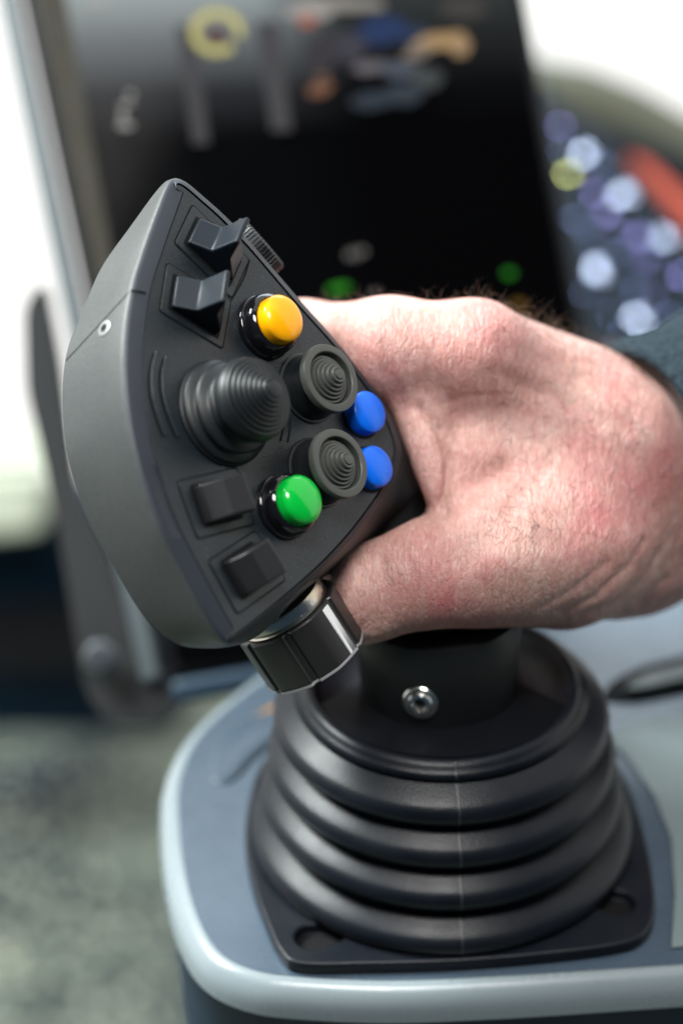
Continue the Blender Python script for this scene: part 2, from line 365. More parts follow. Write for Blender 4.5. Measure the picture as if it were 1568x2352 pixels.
blob('icon_green',778,662,26,9,12,eg); blob('icon_green',1168,628,13,9,0,emat('green2',(0.03,0.38,0.02),0.6)); blob('icon_amber',1190,700,16,10,0,emat('display_amber',(0.35,0.18,0.02),0.4)); blob('icon',862,676,12,10,0,emat('icon_dim2',(0.14,0.13,0.13),0.5))
# camera picture shown on the upper right of the display
pic=[(720,20,60,26,10,(0.45,0.42,0.40)),(705,48,22,14,0,(0.50,0.16,0.11)),(800,10,90,16,0,(0.35,0.33,0.30)),(880,70,60,34,10,(0.020,0.045,0.14)),(960,90,30,40,0,(0.03,0.05,0.10)),
     (1010,95,66,20,10,(0.55,0.36,0.17)),(1055,105,24,26,0,(0.50,0.33,0.18)),(960,120,40,14,20,(0.30,0.24,0.19)),(735,205,32,16,20,(0.26,0.12,0.07)),(740,175,20,10,0,(0.16,0.10,0.08)),
     (850,155,44,14,10,(0.20,0.18,0.20)),(920,160,50,18,0,(0.10,0.12,0.16)),(980,180,40,26,0,(0.07,0.08,0.08)),(860,230,60,22,10,(0.035,0.05,0.07)),(800,110,40,40,0,(0.06,0.06,0.08)),(1060,20,60,26,0,(0.07,0.065,0.06)),
     (930,215,50,26,10,(0.04,0.055,0.075)),(740,120,40,40,0,(0.05,0.045,0.055))]
for i,(x,y,a_,b_,r_,c_) in enumerate(pic):
    blob('picture_patch',x,y,a_,b_,r_,emat('picture_%d'%i,c_,0.75),off=0.1+0.02*i,th=0.05,jag=0.15)
# monitor bracket (bolted plate beside and under the screen)
br=[C(55,700,807),C(100,640,807),C(135,820,803),C(175,1130,795),C(250,1290,786),C(345,1500,773),C(440,1560,768),C(415,1640,768),C(330,1668,768),C(240,1660,771),C(195,1590,773),C(135,1230,786),C(100,1060,792),C(60,900,803)]
prism('bracket',rounded(br,5*MM,4),-BACK*0.012,M['bracket'],mo,bevel=3)
bl=lathe('bolt',[(0,0),(5.2,0),(5.2,3),(4.2,4.2),(0.1,4.6)],C(232,1508,769),BACK,mat('bolt_dark_steel',(0.16,0.18,0.20),0.3,0.8),mo,24)
pv=C(700,1560,781)
prism('bracket_foot',rounded([C(390,1480,786),C(820,1380,786),C(830,1450,786),C(420,1560,786)],3*MM),-BACK*0.02,M['dark'],mo,bevel=2)
# =================================================================== CONSOLE
co=empty('control_console',(0,0,0),'blue grey console with a rounded edge coloured pale as a highlight, standing under the black joystick','console')
edge_px=[(760,1480),(660,1530),(560,1600),(465,1690),(420,1790),(418,1900),(432,2010),(462,2110),(510,2185),(590,2225),(700,2240),(900,2248),(1150,2238),(1400,2222),(1700,2200),(2000,2170)]
top=[GP(x,y,0) for x,y in edge_px]
back=[GP(2100,1150,0),GP(1700,1180,0),GP(1300,1290,0),GP(1100,1340,0),GP(900,1410,0)]
dense=[Vector(p) for p in catmull([tuple(p) for p in top],0,closed=False)]
def offset_out(pts,d):
    out=[]; n=len(pts)
    for i,p in enumerate(pts):
        t=(pts[min(i+1,n-1)]-pts[max(i-1,0)]); t.z=0; t.normalize(); o=Vector((-t.y,t.x,0))
        out.append(p-o*d*MM)   # outside is to the right of travel here
    return out
c0=sum(dense,Vector((0,0,0)))/len(dense)
t0=dense[10]-dense[8]; test=Vector((-t0.y,t0.x,0)); SG=-1 if (dense[9]-Vector((0,0,0))).dot(test)>0 else 1
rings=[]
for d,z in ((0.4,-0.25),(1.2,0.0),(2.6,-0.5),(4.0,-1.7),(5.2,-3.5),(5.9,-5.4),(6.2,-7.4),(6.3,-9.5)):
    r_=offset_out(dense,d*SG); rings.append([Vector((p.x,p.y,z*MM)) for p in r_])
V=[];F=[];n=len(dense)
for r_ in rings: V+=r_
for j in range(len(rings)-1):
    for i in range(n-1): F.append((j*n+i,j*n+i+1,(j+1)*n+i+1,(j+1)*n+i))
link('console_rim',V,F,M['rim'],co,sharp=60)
V=offset_out(dense,0.6*SG)+back
link('console_top',V,[tuple(range(len(V)))],M['console'],co,sharp=40)
V=[];F=[]
for d,z in ((6.0,-9.3),(4.4,-12.0),(3.0,-40.0),(30,-260)):
    V+=[Vector((p.x,p.y,z*MM)) for p in offset_out(dense,(d if d<20 else -10)*SG)]
for j in range(3):
    for i in range(n-1): F.append((j*n+i,j*n+i+1,(j+1)*n+i+1,(j+1)*n+i))
link('console_skirt',V,F,M['skirt'],co,sharp=40)
# raised ribs and a flat amber patch painted as a glint behind the boot
def ground_tube(name,pts,r,m,z=0.5,zs=0.4):
    V,F=tube_geo([Vector(p) for p in catmull([tuple(GP(x,y,z)) for x,y in pts],0,closed=False)],r*MM,12,taper=lambda t:math.sin(math.pi*min(1,max(0,t)))**0.5+0.02)
    for v in V: v.z=(v.z-z*MM)*zs+z*MM
    return link(name,V,F,m,co,sharp=None)
ground_tube('moulded_ridge',[(505,1800),(540,1730),(610,1670),(700,1625)],7,M['console'],0.2,0.2)
V=[GP(x,y,0.3) for x,y in ((560,1665),(620,1625),(690,1600),(700,1640),(600,1680))]
prism('amber_glint',rounded(V,2*MM),Vector((0,0,0.0006)),M['amber'],co)
# recessed pad on the right
padpx=[(1390,1700),(1440,1745),(1500,1830),(1540,1930),(1548,2060),(1540,2180),(1800,2150),(1900,1700),(1600,1640),(1450,1660)]
prism('side_pad',[GP(x,y,0.25) for x,y in padpx],Vector((0,0,0.0008)),mat('pad_green_grey',(0.16,0.20,0.205),0.45),co,bevel=0.3)
# slot with lever handle at the right
sl=[(1375,1606),(1400,1570),(1470,1535),(1568,1508),(1700,1490),(1700,1560),(1568,1590),(1450,1612)]
prism('lever_slot',rounded([GP(x,y,0.4) for x,y in sl],4*MM),Vector((0,0,0.0006)),M['gap'],co)
lv=prism('lever_plate',rounded([GP(x,y,1.2) for x,y in ((1425,1592),(1470,1560),(1568,1532),(1700,1512),(1700,1545),(1568,1572),(1470,1594))],4*MM),Vector((0,0,0.002)),mat('lever_grey',(0.10,0.12,0.11),0.4),co,bevel=0.8)
rd=prism('warning_tab',rounded([C(1255,1482,760),C(1330,1462,760),C(1360,1475,760),C(1330,1500,760),C(1270,1508,760)],2*MM),-BACK*0.004,mat('deep_red',(0.20,0.005,0.010),0.5),None,bevel=0.5)
tag(rd,'small deep red tab on the console just below the hand','tab')
sb=prism('side_lever_block',rounded([C(1225,1480,800),C(1420,1405,800),C(1640,1350,800),C(1640,1420,800),C(1430,1482,800),C(1260,1520,800)],4*MM),-BACK*0.02,mat('block_navy',(0.045,0.065,0.085),0.4),None,bevel=3)
tag(sb,'blurred navy grey lever block behind the hand at right','lever')
# =================================================================== JOYSTICK
jo=empty('joystick',(0,0,0),'black multi button control joystick with coloured buttons, gripped by a hand','joystick')
# flange
def ground_outline(pts,z): return [Vector((x*MM,y*MM,z*MM)) for x,y in pts]
# corners from the photo on the console plane
fl_c=[GP(575,1772,4),GP(648,2215,4),GP(1495,2165,4),GP(1395,1715,4)]
fl_back=[GP(1330,1640,4),GP(660,1690,4)]
oc=[Vector(p) for p in catmull([tuple(GP(x,y,4)) for x,y in ((640,1722),(590,1772),(563,1900),(578,2020),(615,2125),(645,2185),(690,2212),(850,2212),(1050,2206),(1250,2190),(1420,2168),(1482,2140),(1503,2080),(1490,1960),(1450,1820),(1390,1715),(1320,1650),(1000,1640),(750,1670))],0)][::3]
dn=Vector((0,0,-3.7*MM)); BS=1.02
fo=prism('base_flange',oc,dn,M['boot'],jo,bevel=1.0)
def cut(o,cutters):
    for c in cutters:
        m=o.modifiers.new('cut','BOOLEAN'); m.operation='DIFFERENCE'; m.object=c; m.solver='EXACT'
    dg=bpy.context.evaluated_depsgraph_get(); me=bpy.data.meshes.new_from_object(o.evaluated_get(dg)); o.modifiers.clear(); o.data=me
    for c in cutters: bpy.data.objects.remove(c)
    me.set_sharp_from_angle(angle=math.radians(35))
hc=[]
for (hx,hy,ang) in ((722,2150,0.3),(1412,2072,2.6)):
    c=GP(hx,hy,4.1); nn=32; e_=Vector((math.cos(ang),math.sin(ang),0)); f_=Vector((-math.sin(ang),math.cos(ang),0))
    pts=[]
    for i in range(nn):
        t=2*math.pi*i/nn; pts.append(c+(e_*(math.cos(t)*5.0+(3.5 if math.cos(t)>0 else 0))+f_*math.sin(t)*(5.0 if math.cos(t)<0 else 4.0))*MM+Vector((0,0,0.003)))
    hc.append(prism('cutter',pts,Vector((0,0,-0.0062)),M['gap'],None,smooth=False))
    prism('mounting_hole',[Vector((p.x,p.y,0.0007)) for p in pts],Vector((0,0,0.0003)),M['gap'],jo)
bpy.context.view_layer.update()
fo.modifiers.clear(); cut(fo,hc)
_b=fo.modifiers.new('bevel','BEVEL'); _b.width=0.8*MM; _b.segments=3; _b.limit_method='ANGLE'; _b.angle_limit=math.radians(40)
# bellows boot
def boot_profile():
    P=[(44,3.2)]
    rolls=[(51.3,8.0,4.6),(48.2,19.6,4.4),(46.0,30.6,4.3),(44.2,41.5,4.3)]
    for i,(R,z,a) in enumerate(rolls):
        P+=[(R-7.4,z-5.2),(R-5.2,z-4.9)]
        for k in range(13):
            t=math.radians(-88+ (88+62)*k/12)
            P.append((R-3.6+3.6*math.cos(t), z-1.2+3.7*math.sin(t)))
        Rn=rolls[i+1][0] if i<3 else R-2
        P+=[(R-3.0,z+2.9),((R+Rn)/2-5.0,z+4.6),((R+Rn)/2-7.0,z+5.8)]
    P+=[(38.8,47.0),(36.6,47.6),(36.2,48.8),(35.2,49.8),(34.0,50.0),(33.2,49.2),(32.8,47.2),(20,46.4)]
    return P
TILT=Vector((-0.020,0.11,0))
def shear(h): return Vector((TILT.x*h*MM,TILT.y*h*MM,0))*(h/50.0)
bt=lathe('bellows_boot',[(r*BS,h*BS) for r,h in boot_profile()],(0,0,0),(0,0,1),M['boot'],jo,160,sharp=None,shear=shear)
# mould seam down the front of the boot
pr=[(r*BS,h*BS) for r,h in boot_profile()]; V=[];F=[]
th=math.radians(-86)
for i,(r,h) in enumerate(pr[1:-4]):
    for dx,dr in ((-0.45,0.0),(0,0.22),(0.45,0.0)):
        V.append(Vector((math.cos(th)*(r+dr)*MM+dx*MM,math.sin(th)*(r+dr)*MM,h*MM))+shear(h))
m_=len(pr[1:-4])
for i in range(m_-1):
    for k in range(2): F.append((i*3+k,i*3+k+1,(i+1)*3+k+1,(i+1)*3+k))
link('mould_seam',V,F,mat('seam_rubber',(0.012,0.014,0.018),0.45),bt,sharp=None)
top_c=Vector((0,0,47.2*MM))+shear(47.2)
ds=lathe('top_disc',[(33.0,-1.0),(33.0,0.2),(20,0.6),(0.1,0.6)],top_c,(0.0,0.10,1),M['disc'],jo,96)
# shaft (lower grip collar)
sh_ax=Vector((-0.03,0.10,1)).normalized()
sc_=top_c+Vector((-0.5*MM,1*MM,0))
lathe('shaft',[(20.5,0),(20.8,1),(21.6,14),(22.0,20),(21.5,24),(19,25)],sc_,sh_ax,M['grip'],jo,96)
# screw in the collar
sd=Vector((-0.13,-0.99,0.06)).normalized()
SR=CAMLOC+ray(968,1608)*0.0
# line of sight onto the collar front
best=None
for t in np.linspace(0.56,0.66,400):
    p=CAMLOC+ray(966,1612)*t; q=p-sc_; hgt=q.dot(sh_ax); rad=(q-sh_ax*hgt).length
    if rad<21.0*MM: best=p;sd=(q-sh_ax*hgt).normalized();break
scr=lathe('screw',[(4.7,-1),(4.7,0.5),(4.4,0.8),(3.9,0.8),(3.7,0.3),(3.4,0.3),(3.3,1.2),(2.9,1.7),(1.9,1.8),(1.75,1.6),(1.6,0.5),(0.1,0.5)],best,sd,M['steel'],jo,32)
prism('hex_recess',[best+sd*0.55*MM+(frame_from(sd)[0]*math.cos(a_)+frame_from(sd)[1]*math.sin(a_))*1.55*MM for a_ in [math.pi*i/3+.3 for i in range(6)]],sd*0.03*MM,M['gap'],scr,smooth=False)
# grip column behind the head, held by the hand
def loft(name,rings,material,parent,closed_ends=True,**kw):
    n=len(rings[0]);V=[v for r in rings for v in r];F=[]
    for j in range(len(rings)-1):
        for i in range(n): F.append((j*n+i,j*n+(i+1)%n,(j+1)*n+(i+1)%n,(j+1)*n+i))
    if closed_ends: F.append(tuple(range(n))); F.append(tuple((len(rings)-1)*n+i for i in range(n)))
    return link(name,V,F,material,parent,**kw)
gs=[(C(1000,1480,640),15,15),(C(960,1400,640),15,15),(C(920,1300,644),15,15),(C(880,1200,644),15,16),(C(840,1120,642),16,16),(C(790,1040,640),17,16)]
rg=[]
for i,(c,a_,b_) in enumerate(gs):
    t=(gs[min(i+1,5)][0]-gs[max(i-1,0)][0]).normalized(); x,y,_=frame_from(t,BACK)
    rg.append([c+x*math.cos(2*math.pi*k/48)*a_*MM+y*math.sin(2*math.pi*k/48)*b_*MM for k in range(48)])
loft('grip_column',rg,M['grip'],jo,sharp=40)
# ---- head housing: (front px, back px, back depth mm)
HS=[((400,409),(392,412),-4),((428,417),(420,420),-6),((470,452),(462,458),-9),((520,497),(508,505),-11),((580,560),(562,566),-13),((640,630),(620,640),-15),((700,700),(680,705),-17),
    ((770,778),(760,790),-18),((830,855),(826,868),-18),((880,925),(890,940),-18),((907,985),(935,1000),-19),((918,1028),(968,1050),-20),((914,1062),(985,1110),-21),((896,1112),(992,1162),-22),
    ((850,1182),(905,1210),-22),((800,1245),(845,1252),-20),((740,1308),(766,1308),-18),((670,1370),(690,1372),-16),((600,1428),(625,1432),-15),((556,1462),(590,1462),-15),((530,1478),(545,1482),-15),
    ((508,1470),(480,1489),-17),((470,1412),(405,1478),-19),((415,1310),(335,1420),-21),((362,1205),(262,1308),-22),((318,1080),(196,1180),-23),((293,960),(155,1055),-23),((284,850),(142,935),-23),
    ((289,745),(150,826),-22),((305,650),(182,735),-20),((330,570),(232,618),-16),((358,490),(300,520),-11),((382,428),(362,436),-6)]
fr=[p for p in catmull([(a[0],a[1],b[0],b[1],h) for a,b,h in HS],0)]
nF=len(fr)
cpx=np.array([560.,960.])
def inner_px(a):
    """outline of the faceplate, a bit inside the head outline; wider band at the left"""
    v=cpx-np.array(a[:2]); 
    return v
# per-point inward normal in pixels
A=np.array([[p[0],p[1]] for p in fr]); T=np.roll(A,-2,0)-np.roll(A,2,0); T/=np.linalg.norm(T,axis=1)[:,None]
Nin=np.stack([-T[:,1],T[:,0]],1)   # clockwise on screen -> inward
if ((cpx-A[80])*Nin[80]).sum()<0: Nin=-Nin
leftness=np.clip(Nin[:,0],0,1)
band=10+34*leftness**0.8
for _ in range(20): band=(np.roll(band,1)+band+np.roll(band,-1))/3
I_=A+Nin*band[:,None]
for _ in range(6): I_=(np.roll(I_,1,0)+2*I_+np.roll(I_,-1,0))/4
rings=[]
def ringpx(P,h): return [FP(p[0],p[1],h) for p in P]
inn=ringpx(I_,0.0); out=[FP(p[0],p[1],-0.9) for p in fr]; bck=[FP(p[2],p[3],p[4]) for p in fr]
rings.append([FP(p[0],p[1],-1.6) for p in I_]); rings.append(ringpx(I_,-0.12)); rings.append(inn)
seg=7
for k in range(1,seg+1):                       # soft rounding from band to side wall
    t=k/(seg+1)
    r_=[]
    for a_,o_,b_ in zip(inn,out,bck):
        p0=a_+(o_-a_)*max(0.0,1-0.0016/max((o_-a_).length,1e-6)); p2=o_+(b_-o_)*min(0.5,0.0018/max((b_-o_).length,1e-6))
        r_.append(p0*(1-t)**2+o_*2*t*(1-t)+p2*t*t)
    rings.append(r_)
for t in (0.35,0.65,0.85): rings.append([o_*(1-t)+b_*t+(N*0.0)+((o_-b_).cross(N).cross(N)*0) for o_,b_ in zip(out,bck)])
rings.append(bck)
cb=FP(640,1010,-30)
for s,hh in ((0.93,-3.0),(0.75,-6.0),(0.45,-8.5),(0.1,-10)):
    rings.append([cb+(b_-cb)*s+N*((hh)*MM)*(1 if True else 0) for b_ in bck])
hd=loft('head_housing',rings[6:],M['housing'],jo,sharp=50)
M['band']=mat('rim_band_shaded_plastic',(0.014,0.018,0.028),0.5,bump=(1500,0.03))  # same plastic coloured darker than the wall, shading painted in
loft('front_rim',rings[:7],M['band'],hd,closed_ends=False,sharp=60)
from mathutils.bvhtree import BVHTree
_n=len(rings[0]); _V=[v for r in rings for v in r]
_F=[(j*_n+i,j*_n+(i+1)%_n,(j+1)*_n+(i+1)%_n,(j+1)*_n+i) for j in range(len(rings)-1) for i in range(_n)]
HB=BVHTree.FromPolygons([tuple(v) for v in _V],_F)
def hit(px,py):
    r=ray(px,py); p,nn_,_,_=HB.ray_cast(CAMLOC,r)
    if nn_.dot(r)>0: nn_=-nn_
    return p,nn_
gapm=prism('gap_seat',ringpx(I_,-1.2),-N*0.0006,M['gap'],jo)
sm=I_+Nin*(2.2+2.2*(1-leftness))[:,None]
fp=prism('faceplate',ringpx(sm,-0.15),-N*0.0022,M['plate'],jo,bevel=0.25)
# parting line of the housing + side screw: thin dark groove strips lying on the wall
def wall_pt(i,t):  # i index in outline, t 0 front..1 back
    i%=nF; return out[i]*(1-t)+bck[i]*t
def find_wall(px,py):
    best=None
    for i in range(nF):
        for t in np.linspace(0,1,41):
            p=wall_pt(i,t); q=p-CAMLOC; z=-q.dot(BACK); x=q.dot(RIGHT)/z*FPX+784; y=1176-q.dot(UP)/z*FPX
            d=(x-px)**2+(y-py)**2
            if q.dot(BACK)<0 and (best is None or d<best[0]): best=(d,i,t,p)
    return best
def strip_on(name,pts,wd,lift,material,parent,nrm):
    V=[];F=[];n=len(pts)
    for i,p in enumerate(pts):
        t=(pts[min(i+1,n-1)]-pts[max(i-1,0)]).normalized(); s=t.cross(nrm).normalized()*wd*MM/2
        V+=[p-s+nrm*lift*MM,p+s+nrm*lift*MM,p+s-nrm*0.2*MM,p-s-nrm*0.2*MM]
    for i in range(n-1):
        for k in range(4): F.append((i*4+k,i*4+(k+1)%4,(i+1)*4+(k+1)%4,(i+1)*4+k))
    F+=[(0,1,2,3),tuple((n-1)*4+k for k in range(4))]
    return link(name,V,F,material,parent,smooth=False)
wl=[hit(300-150*t,668+163*t) for t in np.linspace(0.02,0.985,24)]
def strip_h(name,hits,wd,lift,material,parent):
    V=[];F=[];n=len(hits)
    for i,(p,nn_) in enumerate(hits):
        t=(hits[min(i+1,n-1)][0]-hits[max(i-1,0)][0]).normalized(); s_=t.cross(nn_).normalized()*wd*MM/2
        V+=[p-s_+nn_*lift*MM,p+s_+nn_*lift*MM,p+s_-nn_*0.2*MM,p-s_-nn_*0.2*MM]
    for i in range(n-1):
        for k in range(4): F.append((i*4+k,i*4+(k+1)%4,(i+1)*4+(k+1)%4,(i+1)*4+k))
    F+=[(0,1,2,3),tuple((n-1)*4+k for k in range(4))]
    return link(name,V,F,material,parent,smooth=False)
strip_h('parting_line',wl,0.45,0.04,M['gap'],hd)
sc0,wn=hit(240,754)
strip_on('parting_line',[FP(336,673,0.02),FP(318,668,0.0),FP(301,667,-0.55)],0.35,0.05,M['gap'],hd,N)
sp_=lathe('side_screw',[(2.05,-0.6),(2.05,0.12),(1.8,0.2),(1.15,0.2),(1.1,0.1),(0.1,0.1)],sc0,wn,mat('screw_white_metal',(0.26,0.27,0.27),0.4,0.6),hd,32)
# star recess
x_,y_,_=frame_from(wn)
V=[sc0+wn*0.24*MM+(x_*math.cos(a_)+y_*math.sin(a_))*(1.25 if k%2 else 0.75)*MM for k,a_ in enumerate([math.pi*i/6 for i in range(12)])]
prism('star_recess',V,wn*0.03*MM,M['gap'],sp_,smooth=False)
strip_on('parting_line',[FP(917,1029,-1.2),FP(930,1035,-6),FP(964,1049,-18)],0.35,0.1,M['gap'],hd,(BACK+RIGHT*.3).normalized())
# ---- rocker switch modules
def rp(q,a,b,h):   # bilinear in a frame quad; a along AD (0..1), b along AB
    A_,B_,C_,D_=[FP(x,y,0) for x,y in q]
    return (A_*(1-a)+D_*a)*(1-b)+(B_*(1-a)+C_*a)*b+N*h*MM
def module(name,q,prof,b0,b1,material,rb=0.35,ribs=False):
    frm=[FP(x,y,-0.12) for x,y in q]
    gp=prism('switch_gap',rounded(frm,1.2*MM,4),N*0.08*MM,M['gap'],fp)
    pl=prism('switch_bezel',rounded(inset(frm,0.38),1.0*MM,4),N*0.26*MM,M['plate'],jo,bevel=0.12)
    # well around the paddle
    amin=min(a for a,h in prof)-0.035; amax=max(a for a,h in prof)+0.045
    prism('switch_well',rounded([rp(q,amin,b0-.05,0.16),rp(q,amax,b0-.05,0.16),rp(q,amax,b1+.05,0.16),rp(q,amin,b1+.05,0.16)],0.8*MM,3),N*0.03*MM,M['gap'],pl)
    L=[rp(q,a,b0,h) for a,h in prof]; R=[rp(q,a,b1,h) for a,h in prof]; n=len(prof)
    F=[tuple(range(n)),tuple(range(n,2*n))]+[(i,(i+1)%n,n+(i+1)%n,n+i) for i in range(n)]
    return link(name,L+R,F,material,jo,bevel=rb,sharp=25)
q1=[(441,467),(398,558),(532,690),(574,596)]; q2=[(382,600),(364,716),(512,805),(532,690)]
q3=[(404,1104),(452,1241),(586,1206),(543,1071)]; q4=[(475,1288),(544,1415),(658,1333),(586,1216)]
# paddle profile: (fraction along, height mm)
padp=[(0.155,0.1),(0.155,1.6),(0.20,2.6),(0.40,5.2),(0.405,5.4),(0.44,14.6),(0.475,15.1),(0.51,14.4),(0.60,8.0),(0.88,0.1)]
padp=[(0.15,0.0),(0.15,1.3),(0.385,4.6),(0.42,13.2),(0.475,13.4),(0.60,7.0),(0.84,2.5),(0.86,0.0)]
r1=module('paddle_switch',q1,padp,0.20,0.80,M['rocker'],0.45)
r2=module('paddle_switch',q2,padp,0.19,0.81,M['rocker'],0.45)
boxp=[(0.20,0.0),(0.20,2.6),(0.235,3.4),(0.43,6.2),(0.75,7.2),(0.79,6.6),(0.80,0.0)]
r3=module('rocker_switch',q3,boxp,0.17,0.80,M['rocker2'],0.5)
r4=module('rocker_switch',q4,boxp,0.17,0.80,M['rocker2'],0.5)
# ---- round push buttons. given the pixel of the cap's top centre and its height
def base_of(px,py,h): return FP(px,py,h)-N*h*MM
def dome(R,h0,h1,n=7,p=2.0):   # rounded top from (R,h0) to (0,h1)
    return [(R*math.cos(math.radians(90*k/n)) if k<n else 0.05, h0+(h1-h0)*math.sin(math.radians(90*k/n))) for k in range(n+1)]
def push(px,py,h,Rb,Rc,material):
    b=base_of(px,py,h)
    col=lathe('button_collar',[(Rb,-0.2),(Rb,0.9),(Rb-0.25,1.4),(Rb-0.5,1.5),(Rb-0.35,2.6),(Rb-0.6,4.0),(Rb-1.1,4.9),(Rc+0.35,5.3),(Rc+0.1,5.0),(Rc,4.2)],b,N,M['gloss'],jo,72,sharp=60)
    pr_=[(Rc,3.5),(Rc,5.2),(Rc-0.05,h-2.6)]+[(max(0.05,Rc*math.sin(math.radians(90-90*k/10))**0.9 if k<10 else 0.05),(h-2.6)+2.6*math.sin(math.radians(90*k/10))) for k in range(1,11)]
    lathe('button_cap',pr_,b,N,material,col,72,sharp=60)
push(664,724,9.8,8.3,6.1,M['yellow']); push(708,1141,9.6,8.2,6.1,M['green'])
def lowbtn(px,py,h,R):
    b=base_of(px,py,h)
    lathe('button_ring',[(R+0.7,-0.2),(R+0.7,0.25),(R+0.2,0.3),(R+0.1,0.1)],b,N,M['gap'],jo,64)
    lathe('button_cap',[(R,-0.2),(R,h-1.5)]+[(R*math.cos(math.radians(90*k/9)) if k<9 else 0.05,(h-1.5)+1.5*math.sin(math.radians(90*k/9))) for k in range(1,10)],b,N,M['blue'],jo,64,sharp=60)
lowbtn(856,942,4.6,5.4); lowbtn(873,1067,4.6,5.3)
# ---- thumbsticks
def steps(R0,h0,R1,h1,n,lip=0.22,conv=1.0):
    P=[]
    for k in range(n):
        t0,t1=k/n,(k+1)/n
        ra=R0+(R1-R0)*t0; rb=R0+(R1-R0)*t1; ha=h0+(h1-h0)*t0**conv; hb=h0+(h1-h0)*t1**conv
        P+=[(ra,ha),(ra-0.10*(ra-rb),hb-lip*0.5),(ra-0.22*(ra-rb),hb),(rb+0.12*(ra-rb),hb-0.05),(rb,hb-0.22)]
    return P
# large one
Hb=19.8
bb=base_of(632,893,Hb)
lathe('stick_ring',[(13.2,-0.2),(13.2,0.8),(12.9,1.1),(12.2,1.1)],bb,N,M['rubber'],jo,96)
bel=[(12.6,0.6),(12.9,1.6),(12.6,2.5),(11.2,2.7),(10.6,3.2),(11.2,3.9),(11.3,4.6),(10.8,5.3),(9.2,5.5),(8.7,6.1),(9.2,6.8),(9.1,7.5),(8.4,7.9),(7.0,8.1),(6.4,9.0),(6.4,11)]
lathe('stick_bellows',bel,bb,N,M['rubber'],jo,96,sharp=70)
capp=[(6.6,9.6),(9.6,9.6),(10.2,9.9),(10.35,10.4),(10.2,12.0),(9.8,12.9)]+steps(9.6,12.9,2.2,19.5,8,0.32,0.85)+[(2.1,19.8),(1.6,19.95),(0.05,20.0)]
lathe('stick_cap',capp,bb,N,M['rubber'],jo,96,sharp=38)
def small(px,py,tilt=(0,0)):
    Hs=9.6; b=base_of(px,py,Hs); ax=(N+RIGHT*tilt[0]+UP*tilt[1]).normalized()
    lathe('stick_ring',[(9.0,-0.2),(9.0,0.5),(8.7,0.7),(8.0,0.7)],b,N,M['rubber'],jo,80)
    st=lathe('stick_base',[(8.2,0.2),(8.4,1.2),(8.1,1.9),(8.2,2.6),(7.9,3.2),(8.0,6.2),(8.3,7.4)],b,ax,M['gloss'] if False else M['rubber'],jo,80,sharp=60)
    pr_=[(8.2,7.0),(8.75,7.4),(8.8,8.6),(8.6,9.1),(8.3,9.2),(6.9,9.2),(6.7,9.0),(6.6,7.4)]+steps(6.2,7.3,1.3,12.0,6,0.34,1.15)+[(1.2,12.3),(0.05,12.4)]
    lathe('stick_cap',pr_,b,ax,M['caprub'],jo,96,sharp=38)
small(764,866); small(785,1062)
# embossed arcs
def face_tube(name,pts,r,h=0.0,mt='plate'):
    V,F=tube_geo([FP(p[0],p[1],h) for p in catmull([(x,y) for x,y in pts],0,closed=False)],r*MM,8)
    return link(name,V,F,M[mt],fp,sharp=None)
for dx in (0,5): 
    pass
for pts in ([(360,808),(350,850),(350,900),(362,950),(380,1000)],[(383,818),(374,855),(375,900),(388,950),(410,1003)]):
    face_tube('embossed_arc',pts,0.42,0.0); face_tube('embossed_arc_edge',[(x-6,y+3) for x,y in pts],0.16,0.05,'gap')
for pts in ([(648,935),(652,975),(645,1012)],[(660,930),(667,975),(662,1015)]): face_tube('embossed_arc_edge',pts,0.16,0.05,'gap')
# moulded line between panel regions
def face_line(pts,r=0.15): face_tube('mould_line',pts,r,0.02,'gap')
face_line([(532,690),(560,640),(574,596)],0.13)
# dust and lint caught on the face
V=[];F=[]
while len(V)<4*110:
    q=(rng.uniform(300,900),rng.uniform(440,1440)); p=FP(q[0],q[1],0.0)
    ins=False
    for a_,b_ in zip(sm,np.roll(sm,-1,0)):
        if (a_[1]>q[1])!=(b_[1]>q[1]) and q[0]<(b_[0]-a_[0])*(q[1]-a_[1])/(b_[1]-a_[1])+a_[0]: ins=not ins
    if not ins: continue
    r_=rng.uniform(0.04,0.13)*MM; t_=rng.uniform(0,6.28); ex=(RIGHT*math.cos(t_)+UP*math.sin(t_)); ex=(ex-N*ex.dot(N)).normalized(); ey_=N.cross(ex)
    b=len(V); V+=[p+ex*r_*rng.uniform(1,2.2)+N*0.00003,p+ey_*r_,p-ex*r_,p+N*r_*0.9]; F+=[(b,b+1,b+3),(b+1,b+2,b+3),(b+2,b,b+3),(b,b+2,b+1)]
du=link('dust',V,F,mat('dust_grey',(0.30,0.31,0.31),0.9),fp,smooth=False); du['kind']='stuff'
# thumbwheel on the far edge of the head
def ribbed(R,w0,w1,n,depth,seg=None):
    pass
wc=FP(584,574,-9.5); wax=(RIGHT*0.55-UP*0.35-BACK*0.2).normalized()
V=[];F=[];nn=240;R=8.2
wx,wy,wa=frame_from((N*0.15+RIGHT*0.62-UP*0.0+UP*0.60-BACK*0.1).normalized())
for hz,rs in ((-3.2,0.90),(-2.6,1.0),(2.6,1.0),(3.2,0.90)):
    for k in range(nn):
        t=2*math.pi*k/nn; rr=R*rs-(0.28 if k%5<2 else 0)
        V.append(wc+(wx*math.cos(t)+wy*math.sin(t))*rr*MM+wa*hz*MM)
for j in range(3):
    for k in range(nn): F.append((j*nn+k,j*nn+(k+1)%nn,(j+1)*nn+(k+1)%nn,(j+1)*nn+k))
F+=[tuple(range(nn)),tuple(3*nn+k for k in range(nn))]
link('thumbwheel',V,F,M['rubber'],jo,sharp=30)
